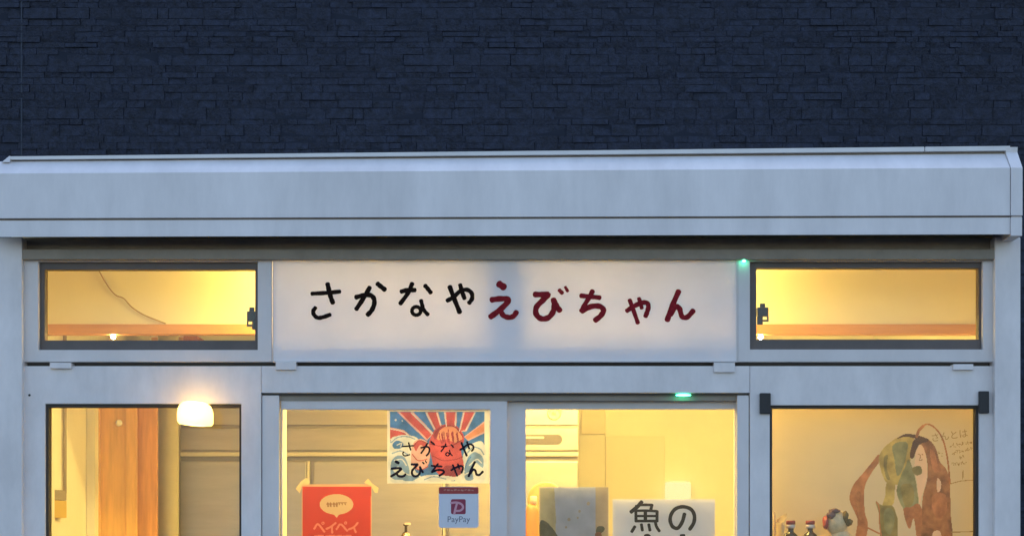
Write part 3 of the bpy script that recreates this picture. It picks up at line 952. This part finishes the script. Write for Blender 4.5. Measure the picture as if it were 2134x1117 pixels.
ball(bm, (PX(1760, yg), yg - 0.012, PZ(1077, yg)), (0.012, 0.024, 0.024), seed=3, amp=0.15)
ball(bm, (PX(1768, yg), yg - 0.012, PZ(1088, yg)), (0.014, 0.02, 0.014), seed=3, amp=0.15)
link('side_lock', bm, mat('olive_dark', (0.17, 0.095, 0.015), 0.6), fg, True)
bm = bmesh.new()
ball(bm, (PX(1719.5, yg), yg - 0.006, PZ(1088, yg)), (0.0105, 0.026, 0.026), seed=6, amp=0.1)
link('red_ribbon', bm, mat('figurine_red', (0.45, 0.06, 0.04), 0.5), fg, True)

# ------------------------------------------------------------------ interior: refrigerator
FRY = 1.80
def FX(px): return PX(px, FRY)
def FZ(py): return PZ(py, FRY)
fr = thing('refrigerator', 'wide stainless steel commercial refrigerator along the back of the shop', 'refrigerator', (FX(790), FRY + 0.35, 0.02))
fx0, fx1 = FX(374), FX(1206)
bm = bmesh.new()
box(bm, fx0, fx1, FRY + 0.03, FRY + 0.72, 0.10, 2.07, bev=0.004)
link('cabinet', bm, M_steel, fr)
bm = bmesh.new()
box(bm, fx0 + 0.002, fx1 - 0.002, FRY + 0.012, FRY + 0.029, FZ(885), 2.065, bev=0.002)
link('top_panel', bm, M_steel, fr)
bm = bmesh.new()
box(bm, fx0 + 0.002, fx1 - 0.002, FRY + 0.008, FRY + 0.029, FZ(938), FZ(892), bev=0.003)
pnl = link('handle_panel', bm, M_steel, fr)
bm = bmesh.new()
box(bm, fx0 + 0.002, fx1 - 0.002, FRY - 0.006, FRY + 0.029, FZ(950.5), FZ(942), bev=0.003)
link('bright_rail', bm, M_steel3, fr)
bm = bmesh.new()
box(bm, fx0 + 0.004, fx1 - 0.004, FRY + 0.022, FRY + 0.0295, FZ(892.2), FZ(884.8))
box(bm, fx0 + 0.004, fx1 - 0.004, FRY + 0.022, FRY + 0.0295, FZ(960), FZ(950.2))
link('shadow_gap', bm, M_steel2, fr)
for a, b in ((374, 640), (652, 923), (934, 1206)):
    bm = bmesh.new()
    box(bm, FX(a) + 0.002, FX(b) - 0.002, FRY - 0.004, FRY + 0.029, 0.95, FZ(960.5), bev=0.006)
    link('door', bm, M_steel, fr)
for a, b in ((640, 652), (923, 934)):
    bm = bmesh.new()
    box(bm, FX(a), FX(a) + (FX(b) - FX(a)) * 0.45, FRY - 0.002, FRY + 0.02, 0.95, FZ(960.5))
    link('hinge_strip', bm, M_steel3, fr)
ypp = 1.62
bm = bmesh.new(); tube(bm, [(PX(351, ypp), ypp, 0.02), (PX(351, ypp), ypp, ZC)], 0.047, 24)
tag(link('pillar', bm, mat('grey_pillar', (0.46, 0.41, 0.28), 0.6, var=0.1), None, True), 'pale round pillar between the wooden door and the refrigerator in the left window', 'pillar')
# handle recess (stadium shape) with highlight bar and round badge
def stadium(bm, px0, px1, py0, py1, y0, y1, n=10):
    x0, x1, z0, z1 = FX(px0), FX(px1), FZ(py1), FZ(py0)
    r = (z1 - z0) / 2; zc = (z0 + z1) / 2
    pts = [(x1 - r + r * math.cos(a), zc + r * math.sin(a)) for a in [R(-90 + 180 * k / n) for k in range(n + 1)]]
    pts += [(x0 + r + r * math.cos(a), zc + r * math.sin(a)) for a in [R(90 + 180 * k / n) for k in range(n + 1)]]
    A = [bm.verts.new((p[0], y0, p[1])) for p in pts]; B = [bm.verts.new((p[0], y1, p[1])) for p in pts]
    bm.faces.new(A); bm.faces.new(B)
    for k in range(len(A)):
        bm.faces.new((A[k], A[(k + 1) % len(A)], B[(k + 1) % len(B)], B[k]))
bm = bmesh.new()
stadium(bm, 1050, 1172, 905, 925, FRY + 0.002, FRY + 0.0075)
h_ = link('handle', bm, mat('handle_grey', (0.13, 0.11, 0.105), 0.4, metal=0.5), fr)
bm = bmesh.new()
stadium(bm, 1084, 1134, 909, 914, FRY - 0.004, FRY + 0.0018)
link('grip', bm, M_steel, h_)
bm = bmesh.new()
lathe(bm, [(0.033, 0.008), (0.033, 0.0), (0.027, -0.003), (0.025, 0.0), (0.008, 0.001), (0.006, -0.002)], (FX(1155), FRY + 0.004, FZ(860)), 28, 'Y')
link('badge', bm, M_steel3, fr, True)
# boxes on top of the refrigerator, only their tops show in the left transom
for a, b, t, c, lb in ((195, 262, 702, (0.55, 0.30, 0.10), 'brown cardboard box seen at the bottom of the left transom window'),
                       (262, 292, 700, (0.42, 0.16, 0.05), 'reddish brown box seen at the bottom of the left transom window'),
                       (400, 404, 697, (0.30, 0.2, 0.1), None)):
    if lb is None: continue
    yy = 2.05
    bm = bmesh.new()
    x0 = max(PX(a, yy), -1.55)
    box(bm, PX(a + 120, yy), PX(b + 120, yy), yy, yy + 0.3, 2.075, PZ(t, yy), bev=0.002)
    tag(link('storage_box', bm, mat('cardboard', c, 0.8, var=0.15), None), lb, 'box', 'boxes on the refrigerator')

# wall papers / panels right of the refrigerator
yw = YB - 0.02
def wsheet(px0, px1, py0, py1, m, name, lb, th=0.018, cat='board'):
    bm = bmesh.new()
    box(bm, PX(px0, yw), PX(px1, yw), yw, YB - 0.001, PZ(py1, yw), PZ(py0, yw), bev=0.0015)
    return tag(link(name, bm, m, None), lb, cat)
wsheet(1262, 1385, 908, 1150, mat('cream_board', (0.76, 0.70, 0.55), 0.7), 'wall_board', 'pale cream board on the back wall above the fish notice')
wsheet(1212, 1261, 830, 904, mat('tan_board', (0.72, 0.64, 0.48), 0.7), 'wall_board', 'small tan board on the back wall beside the refrigerator top')

# switch box on the left wall
bx = -XW
def LWY(px, off=0.0): return CAMD * ((XW - off) / (S * (1067 - px))) - CAMD
sw = thing('switch_box', 'grey and yellow box on the left wall with a cable above it', 'switch box', (bx, 0.6, 1.70))
y0_, y1_ = LWY(106, 0.03), LWY(139, 0.03)
zt = EYE + (1090 - 1019) * S * (CAMD + y0_) / CAMD; zm = EYE + (1090 - 1041) * S * (CAMD + y0_) / CAMD; zl = EYE + (1090 - 1078) * S * (CAMD + y0_) / CAMD
bm = bmesh.new(); box(bm, bx + 0.001, bx + 0.03, y0_, y1_, zm + 0.001, zt, bev=0.003); link('cover', bm, mat('box_grey', (0.26, 0.22, 0.15), 0.6), sw)
bm = bmesh.new(); box(bm, bx + 0.001, bx + 0.028, y0_, y1_ + 0.01, zl, zm, bev=0.003); link('case', bm, mat('box_yellow', (0.55, 0.38, 0.06), 0.6), sw)
bm = bmesh.new(); tube(bm, [(bx + 0.012, LWY(129), zt - 0.01), (bx + 0.012, LWY(129), 2.3), (bx + 0.012, LWY(127), ZC - 0.002)], 0.008); link('cable', bm, mat('cable_tan', (0.40, 0.32, 0.2), 0.6), sw, True)

# cable running down the small wall above the beam
pts = [W(px, py, YK - 0.006) for px, py in ((180, 520), (205, 562), (222, 592), (240, 614), (258, 622), (275, 640), (300, 656), (345, 674))]
bm = bmesh.new(); tube(bm, smoothline(pts, 5), 0.0024)
tag(link('cable', bm, mat('cable_brown', (0.42, 0.27, 0.07), 0.6), None, True), 'thin brown cable drooping across the yellow wall behind the left transom window', 'cable')

# ------------------------------------------------------------------ counter and the small things seen above it
bm = bmesh.new()
ct = thing('display_counter', 'interior counter just below the picture that carries the bottles', 'counter', (0.1, 0.6, 0.018))
box(bm, -0.75, 0.75, 0.40, 0.85, 1.17, 1.20, bev=0.003); link('counter_top', bm, M_steel3, ct)
for sx in (-0.72, 0.68):
    for sy in (0.42, 0.79):
        bm = bmesh.new(); box(bm, sx, sx + 0.04, sy, sy + 0.04, 0.018, 1.169); link('leg', bm, M_steel2, ct)
yp = 0.55
pb = thing('pump_bottle', 'dark pump bottle with pale spout seen below the picture poster', 'bottle', (PX(846, yp), yp, 1.20))
zn = PZ(1108, yp)
bm = bmesh.new(); lathe(bm, [(0.036, 0), (0.038, 0.004), (0.038, zn - 1.20 - 0.06), (0.03, zn - 1.20 - 0.03), (0.015, zn - 1.20 - 0.006), (0.011, zn - 1.20)], (PX(846, yp), yp, 1.20)); link('body', bm, M_btl, pb, True)
bm = bmesh.new(); lathe(bm, [(0.006, zn - 1.20), (0.0055, PZ(1096, yp) - 1.20), (0.011, PZ(1094, yp) - 1.20), (0.011, PZ(1091, yp) - 1.20)], (PX(846, yp), yp, 1.20)); link('pump', bm, M_btl, pb, True)
bm = bmesh.new(); pbox(bm, 843, 855, 1088.5, 1093, yp - 0.012, yp + 0.012, bev=0.002); link('spout', bm, M_ringw, pb)
yo2 = 0.60
ob = thing('orange_bottle', 'orange bottle with pale cap beside the grey notice in the right door', 'bottle', (PX(1110, yo2), yo2, 1.20))
bm = bmesh.new(); zz = PZ(1050, yo2) - 1.20
lathe(bm, [(0.026, 0), (0.027, 0.004), (0.027, zz - 0.03), (0.022, zz - 0.01), (0.012, zz)], (PX(1109, yo2), yo2, 1.20)); link('body', bm, mat('orange_plastic', (0.62, 0.20, 0.06), 0.4), ob, True)
bm = bmesh.new(); lathe(bm, [(0.0145, zz + 0.0005), (0.0145, zz + 0.028), (0.012, zz + 0.032)], (PX(1112, yo2), yo2, 1.20)); link('cap', bm, M_ringw, ob, True)
ytr = 0.70
bm = bmesh.new()
zr = PZ(1003, ytr); rr_ = 0.072
lathe(bm, [(rr_ * 0.9, 0.0), (rr_, 0.004), (rr_, 0.014), (rr_ * 0.86, 0.018), (rr_ * 0.84, 0.008)], (PX(1137, ytr), ytr, zr - rr_), 36, 'Y')
for vv in bm.verts:
    if vv.co.z < zr - rr_: vv.co.z = zr - rr_ + (vv.co.z - zr + rr_) * ((zr - rr_ - 1.20) / rr_)
tag(link('olive_tray', bm, mat('olive_tray', (0.36, 0.27, 0.10), 0.5, var=0.2), None, True), 'olive round topped tray standing behind the grey notice', 'tray')

# ------------------------------------------------------------------ lamps inside the shop
def bulb_thing(name, lb, cat, px, py, y, r, s, base=None):
    c = W(px, py, y)
    t = thing(name, lb, cat, c)
    bm = bmesh.new(); bmesh.ops.create_icosphere(bm, subdivisions=3, radius=r)
    for vv in bm.verts: vv.co += c
    link('bulb', bm, emit('bulb_' + name, (1.0, 0.72, 0.36), s), t, True)
    if base:
        bm = bmesh.new(); tube(bm, [c, Vector(base)], 0.008); link('arm', bm, M_steel3, t, True)
    return t
# small glowing shade fixed to the front, right at the top edge of the left window
yl = -0.062
lc = W(407, 861, yl)
lp = thing('shaded_lamp', 'glowing white lamp shining at the top of the left window', 'lamp', lc)
bm = bmesh.new()
cx = lc.x; k = S * 0.95
prof = [(0.006, 26.5 * k), (0.026, 26 * k), (0.044, 23 * k), (0.056, 17 * k), (0.063, 8 * k), (0.0655, -2 * k), (0.065, -20 * k), (0.058, -25 * k), (0.03, -27 * k)]
lathe(bm, prof, (cx, yl, lc.z), 32)
for vv in bm.verts: vv.co.y = yl + (vv.co.y - yl) * 0.85; vv.co.z -= (vv.co.x - cx) * 0.07
link('lamp_shade_or_glow', bm, paper('lamp_glass', (0.98, 0.80, 0.42), 0.75), lp, True)
bm = bmesh.new(); bmesh.ops.create_icosphere(bm, subdivisions=3, radius=0.026)
for vv in bm.verts: vv.co += Vector((cx, yl, lc.z - 0.004))
link('bulb', bm, emit('lamp_bulb', (1.0, 0.74, 0.34), 20.0), lp, True)
bm = bmesh.new(); tube(bm, [(cx, yl + 0.03, lc.z + 10 * k), (cx, 0.006, lc.z + 13 * k)], 0.008); link('stub', bm, M_alu, lp, True)
# ceiling light right behind the sign
cl = thing('ceiling_light', 'long ceiling light whose warm glow shows through the top of the sign board', 'ceiling light', (0, 0.21, ZC))
bm = bmesh.new(); box(bm, -0.85, 0.85, 0.18, 0.24, ZC - 0.03, ZC - 0.001, bev=0.004); link('housing', bm, M_steel3, cl)
bm = bmesh.new(); tube(bm, [(-0.84, 0.21, ZC - 0.05), (0.70, 0.21, ZC - 0.05)], 0.014, 12); link('tube', bm, emit('warm_tube', WARM, 125.0), cl, True)
# unseen hanging light, added to brighten the back of the room
hl = thing('added_hanging_light', 'unseen hanging light added to brighten the refrigerator and back of the shop', 'hanging light', (0.42, 0.95, ZC))
ZL = 2.24
bm = bmesh.new(); box(bm, -0.18, 1.02, 0.935, 0.965, ZL - 0.015, ZL + 0.015, bev=0.004); link('housing', bm, M_steel3, hl)  # housing of the added light
for sx in (0.02, 0.82):
    bm = bmesh.new(); tube(bm, [(sx, 0.95, ZL + 0.0155), (sx, 0.95, ZC)], 0.006); link('added_rod', bm, M_steel3, hl, True)
for yy in (0.91, 0.99):
    bm = bmesh.new(); tube(bm, [(-0.16, yy, ZL), (1.0, yy, ZL)], 0.017, 12); link('tube', bm, emit('added_warm_tube', WARM, 58.0), hl, True)
for px, py, lb in ((236, 702, 'small bright bulb at the foot of the left transom window'), (1585, 702.5, 'small bright bulb at the lower left corner of the right transom window')):
    bulb_thing('beam_bulb', lb, 'lamp', px, py, YK + 0.01, 0.009, 70)
wl = thing('glow_box', 'glowing box standing in for a brightly lit patch on the back wall above the fish notice', 'lamp', W(1412, 1040, YB))  # emissive box in place of a pale paper lit on the wall
bm = bmesh.new()
box(bm, PX(1388, 2.66), PX(1440, 2.66), 2.66, 2.735, PZ(1075, 2.66), PZ(1003, 2.66), bev=0.012)
link('lamp_shade_or_glow', bm, emit('lit_patch_glow', (1.0, 0.93, 0.40), 0.50), wl, True)  # brightness of the lit patch is set as emission, no real shade
bm = bmesh.new(); box(bm, PX(1400, 2.70), PX(1428, 2.70), 2.7355, YB - 0.001, PZ(1060, 2.66), PZ(1020, 2.66)); link('added_bracket', bm, M_steel3, wl)

# ------------------------------------------------------------------ green indicator lamps under the lintel and on the right transom frame
def green(px0, px1, py0, py1, y0, y1, lb, s, spill_):
    t = thing('indicator_light', lb, 'indicator light', W((px0 + px1) / 2, (py0 + py1) / 2, y0), 'green indicator lights')
    bm = bmesh.new()
    c = W((px0 + px1) / 2, (py0 + py1) / 2, (y0 + y1) / 2)
    ball(bm, c, ((px1 - px0) * S / 2, (y1 - y0) / 2, (py1 - py0) * S / 2), 3)
    link('lens', bm, emit('green_lens', (0.06, 0.85, 0.45), s), t, True)
green(1408, 1440, 820.5, 825.5, 0.000, 0.009, 'wide green indicator light under the lintel of the right door', 8.0, 1)
green(1547, 1554, 541.6, 546.5, -0.022, -0.012, 'small green indicator light at the top of the right transom frame', 16.0, 1)
